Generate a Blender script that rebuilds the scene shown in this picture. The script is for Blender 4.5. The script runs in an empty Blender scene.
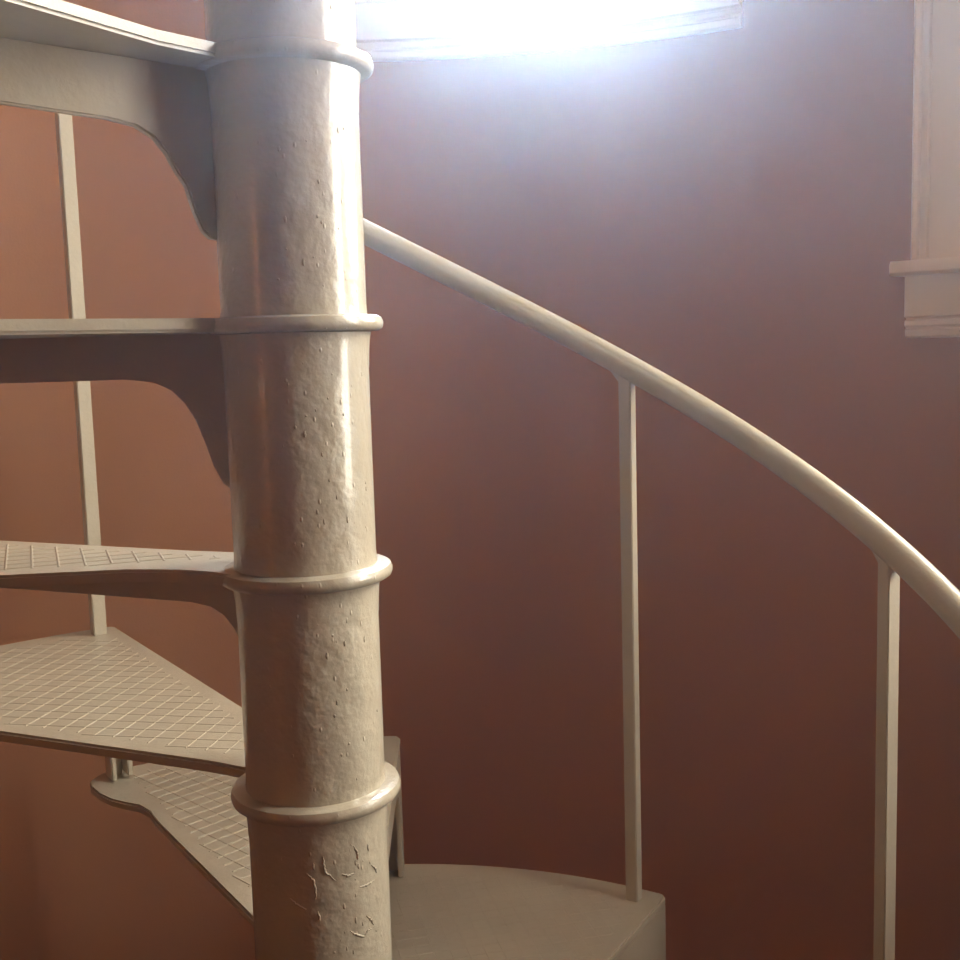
import bpy, bmesh, math, random
from math import sin, cos, pi, atan2, hypot, asin, acos, degrees, radians
from mathutils import Matrix, Vector
random.seed(4)
S = bpy.context.scene
COL = S.collection

# ------------------------------------------------------------------ camera
EYE = 1.7682                     # eye height above the floor
PITCH, ROLL, FPX = 0.11484, -0.02893, 1139.98
F = Vector((0, cos(PITCH), -sin(PITCH)))
U = Vector((0, sin(PITCH), cos(PITCH)))
R = Vector((1, 0, 0))
R2 = cos(ROLL) * R + sin(ROLL) * U
U2 = -sin(ROLL) * R + cos(ROLL) * U
cd = bpy.data.cameras.new('camera')
cd.sensor_width = 36.0
cd.lens = FPX / 960 * 36
cd.clip_start = 0.02
cam = bpy.data.objects.new('camera', cd)
COL.objects.link(cam)
m = Matrix((R2, U2, -F)).transposed().to_4x4()
m.translation = Vector((0, 0, EYE))
cam.matrix_world = m
S.camera = cam

# ------------------------------------------------------------------ world, exposure
S.view_settings.view_transform = 'Standard'
S.view_settings.look = 'None'
S.view_settings.gamma = 1
S.view_settings.use_curve_mapping = False
S.view_settings.exposure = 0.95
w = bpy.data.worlds.new('overcast_sky')
S.world = w
w.use_nodes = True
bg = w.node_tree.nodes['Background']
# bright overcast: zenith brighter than the horizon, dim ground, and the sun's disc blurred by thin cloud
SUN_AZ, SUN_EL = radians(4), radians(26)
wn = w.node_tree.nodes; wl = w.node_tree.links
tcw = wn.new('ShaderNodeTexCoord')
sx = wn.new('ShaderNodeSeparateXYZ'); wl.new(tcw.outputs['Generated'], sx.inputs[0])
grad = wn.new('ShaderNodeMapRange'); grad.interpolation_type = 'SMOOTHSTEP'
for n_, v_ in (('From Min', -.08), ('From Max', .75), ('To Min', 10.0), ('To Max', 20.0)): grad.inputs[n_].default_value = v_
wl.new(sx.outputs['Z'], grad.inputs['Value'])
dt = wn.new('ShaderNodeVectorMath'); dt.operation = 'DOT_PRODUCT'
dt.inputs[1].default_value = (sin(SUN_AZ) * cos(SUN_EL), cos(SUN_AZ) * cos(SUN_EL), sin(SUN_EL))
wl.new(tcw.outputs['Generated'], dt.inputs[0])
glow = wn.new('ShaderNodeMapRange'); glow.interpolation_type = 'SMOOTHERSTEP'
for n_, v_ in (('From Min', cos(radians(20))), ('From Max', 1.0), ('To Min', 0.0), ('To Max', 170.0)): glow.inputs[n_].default_value = v_
wl.new(dt.outputs['Value'], glow.inputs['Value'])
ad = wn.new('ShaderNodeMath'); ad.operation = 'ADD'
wl.new(grad.outputs[0], ad.inputs[0]); wl.new(glow.outputs[0], ad.inputs[1])
cm = wn.new('ShaderNodeMix'); cm.data_type = 'RGBA'
cm.inputs['A'].default_value = (1.0, 0.94, 0.83, 1); cm.inputs['B'].default_value = (.78, .88, 1.0, 1)
gs = wn.new('ShaderNodeMath'); gs.operation = 'MULTIPLY'; gs.use_clamp = True; gs.inputs[1].default_value = .03
wl.new(glow.outputs[0], gs.inputs[0]); wl.new(gs.outputs[0], cm.inputs['Factor']); wl.new(cm.outputs['Result'], bg.inputs[0])
wl.new(ad.outputs[0], bg.inputs[1])

# ------------------------------------------------------------------ stair geometry numbers
XC, YC = -0.14853, 0.94719       # axis of the column
RISE = 0.2
Z2 = EYE + 0.03178
DZ = {1: .003, 2: -.002, 3: -.0075, 4: .003}
def ztop(k): return Z2 - RISE * (k - 2) + DZ.get(k, 0)
def phi(k): return -0.59 + 0.57 * (k - 4)
RW = 1.30                        # inner radius of the round wall
TW = 0.16                        # its thickness
def P(r, a, z): return Vector((XC + r * sin(a), YC + r * cos(a), z))

# daylight portals and the hall lamp
def area(name, loc, tgt, sx, sy, portal=False, power=0, color=(1, 1, 1)):
    l = bpy.data.lights.new(name, 'AREA')
    l.shape = 'RECTANGLE'; l.size = sx; l.size_y = sy; l.energy = power; l.color = color
    o = bpy.data.objects.new(name, l); COL.objects.link(o)
    o.location = loc
    o.rotation_euler = (Vector(tgt) - Vector(loc)).to_track_quat('-Z', 'Y').to_euler()
    if portal: l.cycles.is_portal = True
    return o
W1 = dict(a0=-0.052, a1=0.505, z0=EYE + 0.673, z1=EYE + 1.72)   # casing outer edges, sill top, head
W2 = dict(a0=0.741, a1=1.36, z0=EYE + 0.122, z1=EYE + 1.30)
W3_ADDED = dict(a0=1.40, a1=1.84, z0=EYE - 0.30, z1=EYE + 1.15)  # added unseen window, placed to light the left wall and column
for W in (W1, W2, W3_ADDED):
    ac = (W['a0'] + W['a1']) / 2; zc = (W['z0'] + W['z1']) / 2
    area('window_portal', P(RW + TW + .02, ac, zc), P(0, 0, zc), (W['a1'] - W['a0']) * RW, W['z1'] - W['z0'] + .02, True)

# ------------------------------------------------------------------ materials
def mat(name, base, rough=.5, bump=None, vary=None, spec=.5, metal=0, coat=0):
    M = bpy.data.materials.new(name); M.use_nodes = True
    nt = M.node_tree; b = nt.nodes['Principled BSDF']
    b.inputs['Base Color'].default_value = (*base, 1)
    b.inputs['Roughness'].default_value = rough
    b.inputs['Specular IOR Level'].default_value = spec
    b.inputs['Metallic'].default_value = metal
    b.inputs['Coat Weight'].default_value = coat; b.inputs['Coat Roughness'].default_value = .13
    tc = nt.nodes.new('ShaderNodeTexCoord')
    if vary:
        sc, amt = vary
        n = nt.nodes.new('ShaderNodeTexNoise'); n.inputs['Scale'].default_value = sc; n.inputs['Detail'].default_value = 5
        nt.links.new(tc.outputs['Object'], n.inputs['Vector'])
        r = nt.nodes.new('ShaderNodeValToRGB')
        r.color_ramp.elements[0].position = .3; r.color_ramp.elements[1].position = .7
        r.color_ramp.elements[0].color = (*[c * (1 - amt) for c in base], 1)
        r.color_ramp.elements[1].color = (*[min(1, c * (1 + amt)) for c in base], 1)
        nt.links.new(n.outputs['Fac'], r.inputs['Fac']); nt.links.new(r.outputs['Color'], b.inputs['Base Color'])
    prev = None
    for kind, sc, st, dist in (bump or []):
        if kind == 'noise':
            t = nt.nodes.new('ShaderNodeTexNoise'); t.inputs['Scale'].default_value = sc; t.inputs['Detail'].default_value = 3
            out = t.outputs['Fac']
            nt.links.new(tc.outputs['Object'], t.inputs['Vector'])
        elif kind == 'drops':            # scattered raised droplets and runs of paint
            mp = nt.nodes.new('ShaderNodeMapping'); mp.inputs['Scale'].default_value = (1, 1, .55)
            nt.links.new(tc.outputs['Object'], mp.inputs['Vector'])
            t = nt.nodes.new('ShaderNodeTexVoronoi'); t.inputs['Scale'].default_value = sc
            nt.links.new(mp.outputs['Vector'], t.inputs['Vector'])
            rr = nt.nodes.new('ShaderNodeMapRange'); rr.interpolation_type = 'SMOOTHSTEP'
            rr.inputs['From Min'].default_value = .22; rr.inputs['From Max'].default_value = .0
            nt.links.new(t.outputs['Distance'], rr.inputs['Value'])
            gt = nt.nodes.new('ShaderNodeMath'); gt.operation = 'GREATER_THAN'; gt.inputs[1].default_value = .72
            sp = nt.nodes.new('ShaderNodeSeparateColor'); nt.links.new(t.outputs['Color'], sp.inputs[0])
            nt.links.new(sp.outputs[0], gt.inputs[0])
            mu = nt.nodes.new('ShaderNodeMath'); mu.operation = 'MULTIPLY'
            nt.links.new(rr.outputs[0], mu.inputs[0]); nt.links.new(gt.outputs[0], mu.inputs[1])
            out = mu.outputs[0]
        bp = nt.nodes.new('ShaderNodeBump'); bp.inputs['Strength'].default_value = st; bp.inputs['Distance'].default_value = dist
        nt.links.new(out, bp.inputs['Height'])
        if prev: nt.links.new(prev.outputs[0], bp.inputs['Normal'])
        prev = bp
    if prev: nt.links.new(prev.outputs[0], b.inputs['Normal'])
    return M

CREAM = (.45, .39, .29)
paint = mat('cream_gloss_paint', CREAM, .34, [('noise', 38, .65, .004), ('noise', 130, .5, .0012), ('drops', 150, .6, .0012)], (9, .04), coat=.7)
paint_flat = mat('cream_iron_paint', CREAM, .38, [('noise', 60, .4, .0015), ('noise', 220, .4, .0006)], (12, .05), coat=.4)
wallm = mat('terracotta_wall_paint', (.47, .222, .116), .62, [('noise', 260, .25, .001)], (2.2, .05), spec=.3)
trimm = mat('white_trim_paint', (.86, .67, .50), .4, [('noise', 90, .15, .0006)])
ceilm = mat('ceiling_paint', (.62, .56, .5), .8, [('noise', 120, .2, .001)])
floorm = mat('floor_boards', (.16, .075, .035), .4, [('noise', 20, .1, .001)], (3, .3))
brassm = mat('dark_brass', (.3, .2, .08), .35, metal=1)

def glass_mat():
    M = bpy.data.materials.new('window_glass'); M.use_nodes = True
    nt = M.node_tree; nt.nodes.remove(nt.nodes['Principled BSDF'])
    o = nt.nodes['Material Output']
    tr = nt.nodes.new('ShaderNodeBsdfTransparent'); tr.inputs[0].default_value = (.96, .97, .97, 1)
    gl = nt.nodes.new('ShaderNodeBsdfGlossy'); gl.inputs['Roughness'].default_value = .02
    fr = nt.nodes.new('ShaderNodeFresnel'); fr.inputs['IOR'].default_value = 1.45
    mx = nt.nodes.new('ShaderNodeMixShader')
    nt.links.new(fr.outputs[0], mx.inputs[0]); nt.links.new(tr.outputs[0], mx.inputs[1]); nt.links.new(gl.outputs[0], mx.inputs[2])
    nt.links.new(mx.outputs[0], o.inputs['Surface'])
    return M
glassm = glass_mat()

# ------------------------------------------------------------------ helpers
def obj(name, bm, material, parent=None, bevel=0, smooth=False, segs=2):
    bmesh.ops.recalc_face_normals(bm, faces=bm.faces)
    if bevel:
        es = [e for e in bm.edges if e.is_manifold and e.calc_face_angle(0) > .6]
        bmesh.ops.bevel(bm, geom=es, offset=bevel, segments=segs, affect='EDGES', clamp_overlap=True)
    me = bpy.data.meshes.new(name); bm.to_mesh(me); bm.free()
    me.materials.append(material)
    if smooth:
        for p in me.polygons: p.use_smooth = True
        me.set_sharp_from_angle(angle=radians(38))
    o = bpy.data.objects.new(name, me); COL.objects.link(o)
    if parent:
        o.parent = parent
        o.matrix_parent_inverse = parent.matrix_basis.inverted()
    return o
def empty(name, loc, label=None, cat=None, group=None, kind=None):
    o = bpy.data.objects.new(name, None); COL.objects.link(o); o.location = loc
    o.empty_display_size = .05
    tag(o, label, cat, group, kind); return o
def tag(o, label=None, cat=None, group=None, kind=None):
    if label: o['label'] = label
    if cat: o['category'] = cat
    if group: o['group'] = group
    if kind: o['kind'] = kind
    return o
def add_prism(bm, pts, z0, z1):
    """pts: list of Vector/tuple (x,y) polygon; extrude between z0 and z1"""
    lo = [bm.verts.new((p[0], p[1], z0)) for p in pts]
    hi = [bm.verts.new((p[0], p[1], z1)) for p in pts]
    bm.faces.new(lo[::-1]); bm.faces.new(hi)
    n = len(pts)
    for i in range(n): bm.faces.new((lo[i], lo[(i + 1) % n], hi[(i + 1) % n], hi[i]))
def add_loft(bm, rings, closed=False):
    vs = [[bm.verts.new(p) for p in r] for r in rings]
    n = len(vs[0])
    for a, b in zip(vs[:-1], vs[1:]):
        for i in range(n): bm.faces.new((a[i], a[(i + 1) % n], b[(i + 1) % n], b[i]))
    if closed:
        a, b = vs[-1], vs[0]
        for i in range(n): bm.faces.new((a[i], a[(i + 1) % n], b[(i + 1) % n], b[i]))
    else:
        bm.faces.new(vs[0][::-1]); bm.faces.new(vs[-1])
def add_lathe(bm, prof, seg=96):
    """closed (r,z) profile polygon round the column axis"""
    add_loft(bm, [[P(r, 2 * pi * i / seg, z) for r, z in prof] for i in range(seg)], closed=True)
def add_solid_lathe(bm, prof, seg=96):
    """open (r,z) profile bottom to top, capped"""
    rings = [[P(r, 2 * pi * i / seg, z) for i in range(seg)] for r, z in prof]
    add_loft(bm, rings)
def add_arc(bm, prof, a0, a1, step=.02):
    """sweep a (r,z) polygon along the round wall from azimuth a0 to a1"""
    n = max(1, int(math.ceil((a1 - a0) / step)))
    add_loft(bm, [[P(r, a0 + (a1 - a0) * i / n, z) for r, z in prof] for i in range(n + 1)])
def slab(bm, a0, a1, r0, r1, z0, z1, step=.02): add_arc(bm, [(r0, z0), (r1, z0), (r1, z1), (r0, z1)], a0, a1, step)
def add_box(bm, x0, x1, y0, y1, z0, z1): add_prism(bm, [(x0, y0), (x1, y0), (x1, y1), (x0, y1)], z0, z1)
def loc2(ph, u, v):
    """u along the radial at azimuth ph, v across it towards growing azimuth"""
    return (XC + u * sin(ph) + v * cos(ph), YC + u * cos(ph) - v * sin(ph))

# ------------------------------------------------------------------ the room
ZT = 3.9                          # ceiling height
def struct(name, bm, m, **k): return tag(obj(name, bm, m, **k), kind='structure')
CW = .088 / RW                    # casing width in azimuth
def opening(W): return W['a0'] + CW, W['a1'] - CW, W['z0'], W['z1']
o1, o2, o3 = opening(W1), opening(W2), opening(W3_ADDED)
bm = bmesh.new()
A0, A1 = -.88, 2.32
RO = RW + TW
cuts = [A0, o1[0], o1[1], o2[0], o2[1], o3[0], o3[1], A1]
for i, (a, b) in enumerate(zip(cuts[:-1], cuts[1:])):
    o = {1: o1, 3: o2, 5: o3}.get(i)
    if o:
        slab(bm, a, b, RW, RO, 0, o[2] - .026); slab(bm, a, b, RW, RO, o[3], ZT)
    else: slab(bm, a, b, RW, RO, 0, ZT)
wb = struct('wall_back', bm, wallm, smooth=True)
YR = -4.0
XL0, YL0 = XC + RW * sin(A0), YC + RW * cos(A0)   # where the round wall ends at the left
xl, xr = -3.5, XC + RW * sin(2.32)
YS = YC + RW * cos(2.32)
DY0, DY1, DH = -2.45, -1.87, 2.60     # doorway in the left wall
bm = bmesh.new(); add_box(bm, xl - TW, xl, YR, DY0, 0, ZT); add_box(bm, xl - TW, xl, DY1, YL0 + TW, 0, ZT); add_box(bm, xl - TW, xl, DY0, DY1, DH, ZT)
struct('wall_left', bm, wallm)
bm = bmesh.new(); add_box(bm, xl, XL0, YL0, YL0 + TW, 0, ZT); struct('wall_front', bm, wallm)
bm = bmesh.new(); add_box(bm, xr, xr + TW, YR, YS, 0, ZT); struct('wall_right', bm, wallm)
bm = bmesh.new(); add_box(bm, xl - TW, xr + TW, YR - TW, YR, 0, ZT); struct('wall_rear', bm, wallm)
bm = bmesh.new(); add_box(bm, xl - 1.6, XC + RO + TW, YR - TW, YC + RO, -.1, 0); struct('floor', bm, floorm)
bm = bmesh.new(); add_box(bm, xl - 1.6, XC + RO + TW, YR - TW, YC + RO, ZT, ZT + .1); struct('ceiling', bm, ceilm)
# small hall beyond the doorway, lit by its own warm lamp
bm = bmesh.new()
add_box(bm, xl - 1.6, xl - 1.5, -3.2, -1.1, 0, ZT); add_box(bm, xl - 1.5, xl - TW, -3.3, -3.2, 0, ZT); add_box(bm, xl - 1.5, xl - TW, -1.1, -1.0, 0, ZT)
hallm = mat('hall_wall_paint', (.62, .44, .2), .7)
struct('wall_hall', bm, hallm)
bm = bmesh.new()
for y0, y1 in ((DY0 - .07, DY0), (DY1, DY1 + .07)): add_box(bm, xl, xl + .018, y0, y1, 0, DH + .07)
add_box(bm, xl, xl + .018, DY0, DY1, DH, DH + .07)
struct('trim_1', bm, trimm, bevel=.003)
area('hall_lamp_light', (xl - .8, -2.15, 3.2), (xl - .8, -2.15, 0), .4, .4, False, 150, (1, .68, .24))

# windows: casing, sill, apron, sash, panes
def make_window(name, W):
    a0, a1, z0, z1 = W['a0'], W['a1'], W['z0'], W['z1']
    t = empty(name, P(RW, (a0 + a1) / 2, z0), kind='structure')
    def vert(sgn, aedge):        # side casing: outer bead, groove, wide flat board
        prof = [(0, 0), (0, .022), (.004, .026), (.009, .022), (.011, .014), (.020, .014), (.0225, .021), (.0245, .021), (.026, .0125), (.028, .0125), (.030, .017), (.088, .017), (.088, 0)]
        pts = [P(RW - d, aedge + sgn * s / RW, 0) for s, d in prof]
        bm = bmesh.new(); add_prism(bm, [(p.x, p.y) for p in pts], z0, z1 + .078)
        return obj('side_casing', bm, trimm, t)
    vert(1, a0); vert(-1, a1)
    bm = bmesh.new(); slab(bm, a0 + CW, a1 - CW, RW - .017, RW, z1, z1 + .078); obj('head_casing', bm, trimm, t, smooth=True)
    # sill (stool) with horns and rounded nose
    bm = bmesh.new()
    add_arc(bm, [(RW + .06, z0 - .024), (RW - .038, z0 - .024), (RW - .044, z0 - .019), (RW - .045, z0 - .008), (RW - .040, z0), (RW + .06, z0)], a0 + CW, a1 - CW)
    add_arc(bm, [(RW, z0 - .024), (RW - .038, z0 - .024), (RW - .044, z0 - .019), (RW - .045, z0 - .008), (RW - .040, z0), (RW, z0)], a0 - .021, a0 + CW)
    add_arc(bm, [(RW, z0 - .024), (RW - .038, z0 - .024), (RW - .044, z0 - .019), (RW - .045, z0 - .008), (RW - .040, z0), (RW, z0)], a1 - CW, a1 + .019)
    obj('sill', bm, trimm, t, smooth=True)
    # apron with two small mouldings at its foot
    za, zb = z0 - .024, z0 - .126
    prof = [(RW, za), (RW - .020, za), (RW - .020, zb + .036), (RW - .012, zb + .033), (RW - .012, zb + .031), (RW - .018, zb + .029), (RW - .019, zb + .021),
            (RW - .013, zb + .018), (RW - .013, zb + .016), (RW - .017, zb + .014), (RW - .015, zb + .004), (RW - .010, zb), (RW, zb)]
    bm = bmesh.new(); add_arc(bm, prof, a0 - .008, a1 + .004); obj('apron', bm, trimm, t, smooth=True)
    # jamb lining
    bm = bmesh.new()
    b0, b1 = a0 + CW, a1 - CW; j = .014
    slab(bm, b0, b0 + j, RW, RO - .01, z0, z1); slab(bm, b1 - j, b1, RW, RO - .01, z0, z1); slab(bm, b0, b1, RW, RO - .01, z1 - .018, z1)
    slab(bm, b0, b1, RW + .06, RO + .03, z0 - .03, z0 - .005)
    obj('jamb', bm, trimm, t)
    # two sashes, meeting rail in the middle
    zm = (z0 + z1) / 2
    for (s0, s1, r) in ((z0, zm + .015, RW + .065), (zm - .015, z1 - .018, RW + .10)):
        bm = bmesh.new(); c0, c1 = b0 + j, b1 - j; st = .035 / RW
        slab(bm, c0, c0 + st, r, r + .03, s0, s1); slab(bm, c1 - st, c1, r, r + .03, s0, s1)
        slab(bm, c0 + st, c1 - st, r, r + .03, s0, s0 + .04); slab(bm, c0 + st, c1 - st, r, r + .03, s1 - .035, s1)
        s = obj('sash', bm, trimm, t)
        bm = bmesh.new(); slab(bm, c0 + st, c1 - st, r + .012, r + .016, s0 + .04, s1 - .035)
        obj('pane', bm, glassm, s)
    return t
make_window('window_1', W1)
make_window('window_2', W2)
make_window('added_window_3', W3_ADDED)  # out of view, added as a side light

# ------------------------------------------------------------------ centre column
RC, RR, RTH = .0592, .0725, .0125
colo = empty('stair_column', (XC, YC, 0), 'thick cream-painted iron centre column with collars at every tread, paint lumpy and chipped', 'column')
KMIN, KMAX = 0, 9
levels = [ztop(k) for k in range(KMIN - 2, 11)]
tops = [ZT] + levels
for k, zz in enumerate(levels):
    bm = bmesh.new()
    h = RTH; r = RR
    prof = [(RC - .01, zz - h), (r - .004, zz - h), (r - .001, zz - h + .002), (r, zz - h + .005), (r, zz - .005), (r - .0015, zz - .0015), (r - .005, zz), (RC - .01, zz)]
    add_lathe(bm, prof, 128)
    obj('collar', bm, paint, colo, smooth=True)
for i in range(len(tops)):
    hi = tops[i] - (RTH if i else 0); lo = tops[i + 1] if i + 1 < len(tops) else 0
    bm = bmesh.new()
    n = 10
    prof = [(RC + .0006, lo)] + [(RC, lo + (hi - lo) * (j + .5) / n) for j in range(n)] + [(RC + .0003, hi - .03), (RC + .0008, hi - .018), (RC + .0016, hi - .008), (RC + .003, hi - .001)]
    if i == 0: prof = prof[:-4] + [(RC, hi)]
    add_solid_lathe(bm, prof, 128)
    obj('column_section', bm, paint, colo, smooth=True)

# curled edges of flaking paint low on the visible side of the column
FLAKES = [
[(2.94, 1.3602), (2.938, 1.3531), (2.922, 1.3473), (2.783, 1.338)] ,
[(2.638, 1.3712), (2.503, 1.364), (2.445, 1.3579), (2.436, 1.352), (2.484, 1.3471)] ,
[(2.692, 1.3426), (2.587, 1.3395), (2.495, 1.3408)] ,
[(2.423, 1.3266), (2.272, 1.3259), (2.121, 1.3266)] ,
[(3.178, 1.3469), (3.091, 1.3411), (3.063, 1.3324), (3.069, 1.3238)] ,
[(3.436, 1.3247), (3.329, 1.3195), (3.202, 1.3157)] ,
[(2.328, 1.2994), (2.236, 1.2934), (2.196, 1.2876)] ,
[(2.606, 1.292), (2.537, 1.2878), (2.388, 1.2824), (2.309, 1.2864), (2.208, 1.286)] ,
[(3.043, 1.3136), (3.022, 1.3056)] ,
[(2.189, 1.3408), (2.099, 1.3356), (2.084, 1.3308)] ,
]
bm = bmesh.new()
for line in FLAKES:
    pts = []
    for (p0, p1) in zip(line[:-1], line[1:]):
        for j in range(5): pts.append((p0[0] + (p1[0] - p0[0]) * j / 5, p0[1] + (p1[1] - p0[1]) * j / 5))
    pts.append(line[-1]); n = len(pts); rings = []
    for i, (a, zf) in enumerate(pts):
        wv = .0009 * sin(pi * (i + .5) / n) + .0003
        a += .006 * sin(i * 1.9); zf += .0004 * sin(i * 2.7)
        t = Vector(((pts[min(i + 1, n - 1)][0] - pts[max(i - 1, 0)][0]) * RC, pts[min(i + 1, n - 1)][1] - pts[max(i - 1, 0)][1])).normalized()
        na, nz = -t.y / RC, t.x
        rings.append([P(RC - .0005, a - na * wv, zf - nz * wv), P(RC + wv * .75, a - na * wv * .3, zf - nz * wv * .3), P(RC + wv * .75, a + na * wv * .3, zf + nz * wv * .3), P(RC - .0005, a + na * wv * 1.6, zf + nz * wv * 1.6)])
    add_loft(bm, rings)
tag(obj('paint_flakes', bm, paint, colo, smooth=True), 'raised curled edges of flaking paint', kind='stuff')
# runs and blobs of old paint
bm = bmesh.new(); rnd = random.Random(11)
for i in range(120):
    a = rnd.gauss(2.62, .38); zz = rnd.uniform(EYE - .62, EYE + .36)
    if min(abs(zz - l) for l in levels) < .016: continue
    sr = rnd.uniform(.0005, .0013); sv = sr * rnd.uniform(1, 2.6); rings = []
    for q in range(5):
        th = pi * (.08 + .84 * q / 4)
        rings.append([P(RC + sr * .5 * sin(th) * max(0, cos(ps)) + .0001 - .0006 * (cos(ps) < 0), a + sr * sin(th) * sin(ps) / RC, zz + sv * cos(th)) for ps in [2 * pi * m / 8 for m in range(8)]])
    add_loft(bm, rings)
tag(obj('paint_runs', bm, paint, colo, smooth=True), kind='stuff')

# ------------------------------------------------------------------ treads
CF = .030                         # the front edge runs this far past the radial line
CFK = {5: .033, 6: .037}
def cf(k): return CFK.get(k, CF)
WEBD = {1: .011}
ROUT = .696
REAR = {1: (-2.62, .015), 3: (-1.73, .028)}
def rear(k): return REAR.get(k, (phi(k - 1), .006))
def tread_outline(k):
    ph = phi(k); pr, cr = rear(k); base = phi(k - 1)
    pts = []
    # rear edge, from the collar outwards (rear frame)
    hub = ((.038, -.056), (.058, -.038), (.079, -.013), (.105, .004), (.15, cr * .7)) if k == 3 else ((.045, .0), (.075, cr * .4), (.12, cr))
    for u, v in hub + ((.30, cr), (.48, cr)): pts.append(loc2(pr, u, v))
    # ear that carries the post of the tread above
    for u, v in ((.52, .009), (.548, .004), (.568, -.008), (.590, -.019), (.62, -.026), (.650, -.028), (.675, -.022), (.688, -.008)): pts.append(loc2(base, u, v))
    # outer arc
    af = ph + asin(cf(k) / ROUT)
    a = base + .008
    n = 22
    for i in range(n + 1):
        aa = a + (af - .014 - a) * i / n
        pts.append((XC + ROUT * sin(aa), YC + ROUT * cos(aa)))
    pts.append(loc2(ph, ROUT - .003, cf(k) - .003)); pts.append(loc2(ph, ROUT - .010, cf(k)))
    for u in (.5, .3, .14): pts.append(loc2(ph, u, cf(k)))
    pts.append(loc2(ph, .09, cf(k) + .004)); pts.append(loc2(ph, .055, cf(k) + .010)); pts.append(loc2(ph, .02, .045)) 
    pts.append((XC, YC))
    return pts
def inside(k, x, y):
    ph = phi(k); pr, cr = rear(k)
    dx, dy = x - XC, y - YC
    def uv(p): return dx * sin(p) + dy * cos(p), dx * cos(p) - dy * sin(p)
    r = hypot(dx, dy)
    u, v = uv(ph); u2, v2 = uv(pr)
    return .088 < r < ROUT - .034 and v < cf(k) - .020 and v2 > cr + .020 and hypot(u - .66, v) > .03
def rib_mesh(k):
    bm = bmesh.new(); z = ztop(k); ph = phi(k); sp = .0215; wd, ht = .0026, .0005
    for ang in (pi / 4, -pi / 4):
        d = Vector((cos(ang), sin(ang))); nrm = Vector((-sin(ang), cos(ang)))
        for i in range(-45, 46):
            run = None; s = -.75; runs = []
            while s < .95:
                q = d * s + nrm * (i * sp); x, y = loc2(ph, q.x, q.y)
                if inside(k, x, y):
                    if run is None: run = s
                elif run is not None:
                    runs.append((run, s)); run = None
                s += .003
            for s0, s1 in runs:
                if s1 - s0 < .012: continue
                def pt(s, o, h):
                    q = d * s + nrm * (i * sp + o); x, y = loc2(ph, q.x, q.y); return (x, y, z + h)
                ra = [pt(s0, -wd, -.001), pt(s0, wd, -.001), pt(s0 + .002, wd * .12, ht), pt(s0 + .002, -wd * .12, ht)]
                rb = [pt(s1, -wd, -.001), pt(s1, wd, -.001), pt(s1 - .002, wd * .12, ht), pt(s1 - .002, -wd * .12, ht)]
                add_loft(bm, [ra, rb])
    return bm
PLT = .011
def add_vert_plate(bm, ph, prof, v0, v1, z):
    """prof (u, depth below z) polygon standing on the radial ph, between v0 and v1"""
    add_loft(bm, [[Vector((*loc2(ph, u, v), z - d)) for u, d in prof] for v in (v0, v1)])
INNER = [(.050, .143), (.060, .142), (.066, .137), (.073, .122), (.079, .102), (.086, .082), (.094, .068), (.104, .057), (.118, .050), (.140, .047)]
OUTER = [(.52, .047), (.56, .049), (.59, .054), (.615, .066), (.632, .085), (.641, .11), (.645, .14), (.647, RISE - .001)]
TREAD_LABELS = {
    0: 'cream iron tread above the top edge of the photo, nearest overhead',
    1: 'topmost cream iron tread seen from below, bright edge over shadowed bracket',
    2: 'cream iron tread at eye level, seen edge-on with its dark curved bracket beneath',
    3: 'cream iron tread just below eye level, thin sliver of ribbed top showing',
    4: 'cream iron tread with wide ribbed top seen and baluster at its far corner',
    5: 'cream iron tread partly hidden below the wide ribbed one, with rounded ear',
    6: 'lowest visible cream iron tread behind the column, lattice-ribbed, carrying the middle baluster',
    7: 'cream iron tread below the lattice-ribbed one, under the baluster nearest the right window',
    8: 'cream iron tread two steps below the lattice-ribbed one',
    9: 'lowest cream iron tread of the flight, one step above the wooden floor boards'}
for k in range(KMIN, KMAX + 1):
    z = ztop(k); ph = phi(k)
    t = empty('stair_tread', P(.35, ph - .28, z - PLT), TREAD_LABELS[k], 'stair tread', 'iron treads winding round the column')
    bm = bmesh.new(); add_prism(bm, tread_outline(k), z - PLT, z - .0002 * (k % 2))
    obj('plate', bm, paint_flat, t, bevel=.0025, smooth=True)
    tag(obj('grip_ribs', rib_mesh(k), paint_flat, t), kind='stuff')
    bm = bmesh.new()
    dd = WEBD.get(k, 0)
    prof = [(.050, PLT - .001)] + [(u, d + (dd if d < .09 else 0)) for u, d in INNER] + OUTER + [(ROUT - .006, RISE - .001), (ROUT - .006, PLT - .001)]
    add_vert_plate(bm, ph, prof, cf(k) - .0085, cf(k) - .001, z)
    obj('bracket', bm, paint_flat, t, bevel=.0015)
    # channel-shaped post down to the ear of the next tread
    bm = bmesh.new(); h0, h1 = z - RISE + .001 + (ztop(k + 1) - (z - RISE)), z - PLT + .001
    ch = [(.646, .0), (.646, .007), (.668, .007), (.668, cf(k) - .0095), (.676, cf(k) - .0095), (.676, .0)]
    add_prism(bm, [loc2(ph, u, v) for u, v in ch], h0, h1)
    obj('riser_post', bm, paint_flat, t, bevel=.0015)

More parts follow.
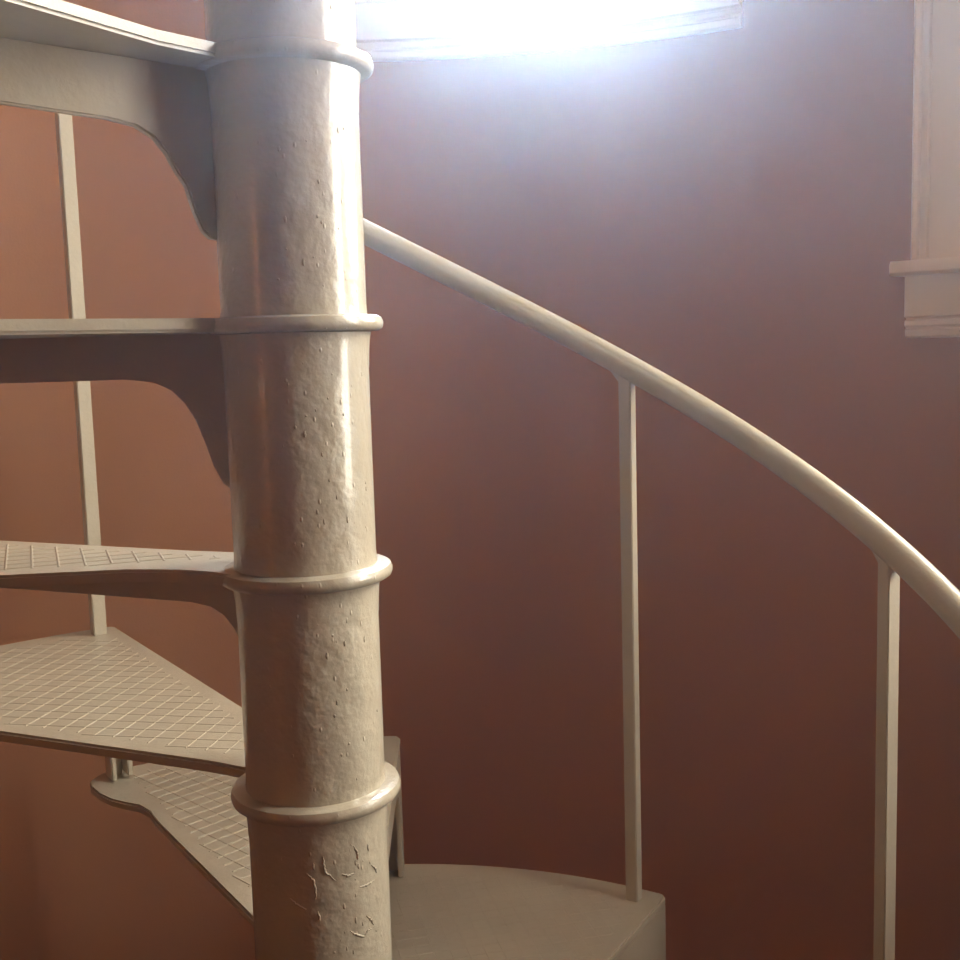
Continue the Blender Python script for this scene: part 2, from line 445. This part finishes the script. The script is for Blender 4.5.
# ------------------------------------------------------------------ balusters and handrail
HR, RB, BW = .7212, .6625, .0175
BL = {0: 'cream square baluster on the tread above the photo', 1: 'cream square baluster on the topmost seen tread, out of frame at left',
      2: 'cream square baluster on the eye-level tread', 3: 'cream square baluster on the tread just below eye level',
      4: 'cream square baluster against orange wall, standing at the far corner of the wide ribbed tread',
      5: 'cream square baluster directly behind the centre column, between its two neighbours',
      6: 'cream square baluster standing on the lowest lattice tread, midway along the handrail',
      7: 'cream square baluster whose foot is below the frame, under the lower end of the handrail',
      8: 'cream square baluster two steps below the middle one, under the right wall window',
      9: 'cream square baluster standing on the lowest tread of the flight'}
def add_tube(bm, path, r, seg=24):
    rings = []
    for i, p in enumerate(path):
        t = (path[min(i + 1, len(path) - 1)] - path[max(i - 1, 0)]).normalized()
        s = t.cross(Vector((0, 0, 1))).normalized(); n = s.cross(t)
        rings.append([p + r * (cos(2 * pi * j / seg) * s + sin(2 * pi * j / seg) * n) for j in range(seg)])
    add_loft(bm, rings)
RAILR = .0164
def rail_z(kk):                  # helical: height of the rail's underside above the tread line
    return Z2 - RISE * (kk - 2) + HR
for k in range(KMIN, KMAX + 1):
    z = ztop(k); ph = phi(k) + .0
    t = empty('baluster', P(RB, ph, z), BL[k], 'baluster', 'square balusters of the stair railing')
    bm = bmesh.new(); h = BW / 2
    add_prism(bm, [loc2(ph, RB + a, b) for a, b in ((-h, -h), (h, -h), (h, h), (-h, h))], z - .001, rail_z(k) + .006)
    obj('bar', bm, paint_flat, t, bevel=.0012)
    bm = bmesh.new()             # small welded tab under the rail
    pts = []
    for s in (-1, 1):
        pts.append([P(RB - .006, ph - .036, rail_z(k) + .016), P(RB - .006, ph - .010, rail_z(k) - .006), P(RB - .006, ph + .004, rail_z(k) - .010), P(RB - .006, ph + .004, rail_z(k) + .006)] if s < 0 else
                   [P(RB + .006, ph - .036, rail_z(k) + .016), P(RB + .006, ph - .010, rail_z(k) - .006), P(RB + .006, ph + .004, rail_z(k) - .010), P(RB + .006, ph + .004, rail_z(k) + .006)])
    add_loft(bm, pts)
    obj('weld_tab', bm, paint_flat, t)
bm = bmesh.new(); path = []
n = 260; k0, k1 = KMIN - .05, KMAX + .25
for i in range(n + 1):
    kk = k0 + (k1 - k0) * i / n
    path.append(P(RB, phi(kk), rail_z(kk) + RAILR * 1.12))
add_tube(bm, path, RAILR)
tag(obj('handrail', bm, paint_flat, smooth=True), 'round cream-painted handrail curving down to the right past the reddish wall', 'handrail')

# ------------------------------------------------------------------ added haze volume that imitates lens glare round the windows
GLARE_DENSITY = .03
M = bpy.data.materials.new('glare_haze'); M.use_nodes = True
nt = M.node_tree; nt.nodes.remove(nt.nodes['Principled BSDF'])
vs = nt.nodes.new('ShaderNodeVolumeScatter'); vs.inputs['Density'].default_value = GLARE_DENSITY; vs.inputs['Anisotropy'].default_value = .88
vs.inputs['Color'].default_value = (.70, .83, 1, 1)
nt.links.new(vs.outputs[0], nt.nodes['Material Output'].inputs['Volume'])
bm = bmesh.new(); pts = [P(RW - .03, A0 + (A1 - A0) * i / 40, 0) for i in range(41)]
add_prism(bm, [(p.x, p.y) for p in pts] + [(xr - .02, YR + .02), (xl + .03, YR + .02), (xl + .03, YL0 - .03), (XL0 + .03, YL0 - .03)], .01, ZT - .01)
tag(obj('glare_haze', bm, M), 'thin haze volume standing in for lens glare round the bright windows', 'haze', kind='stuff')
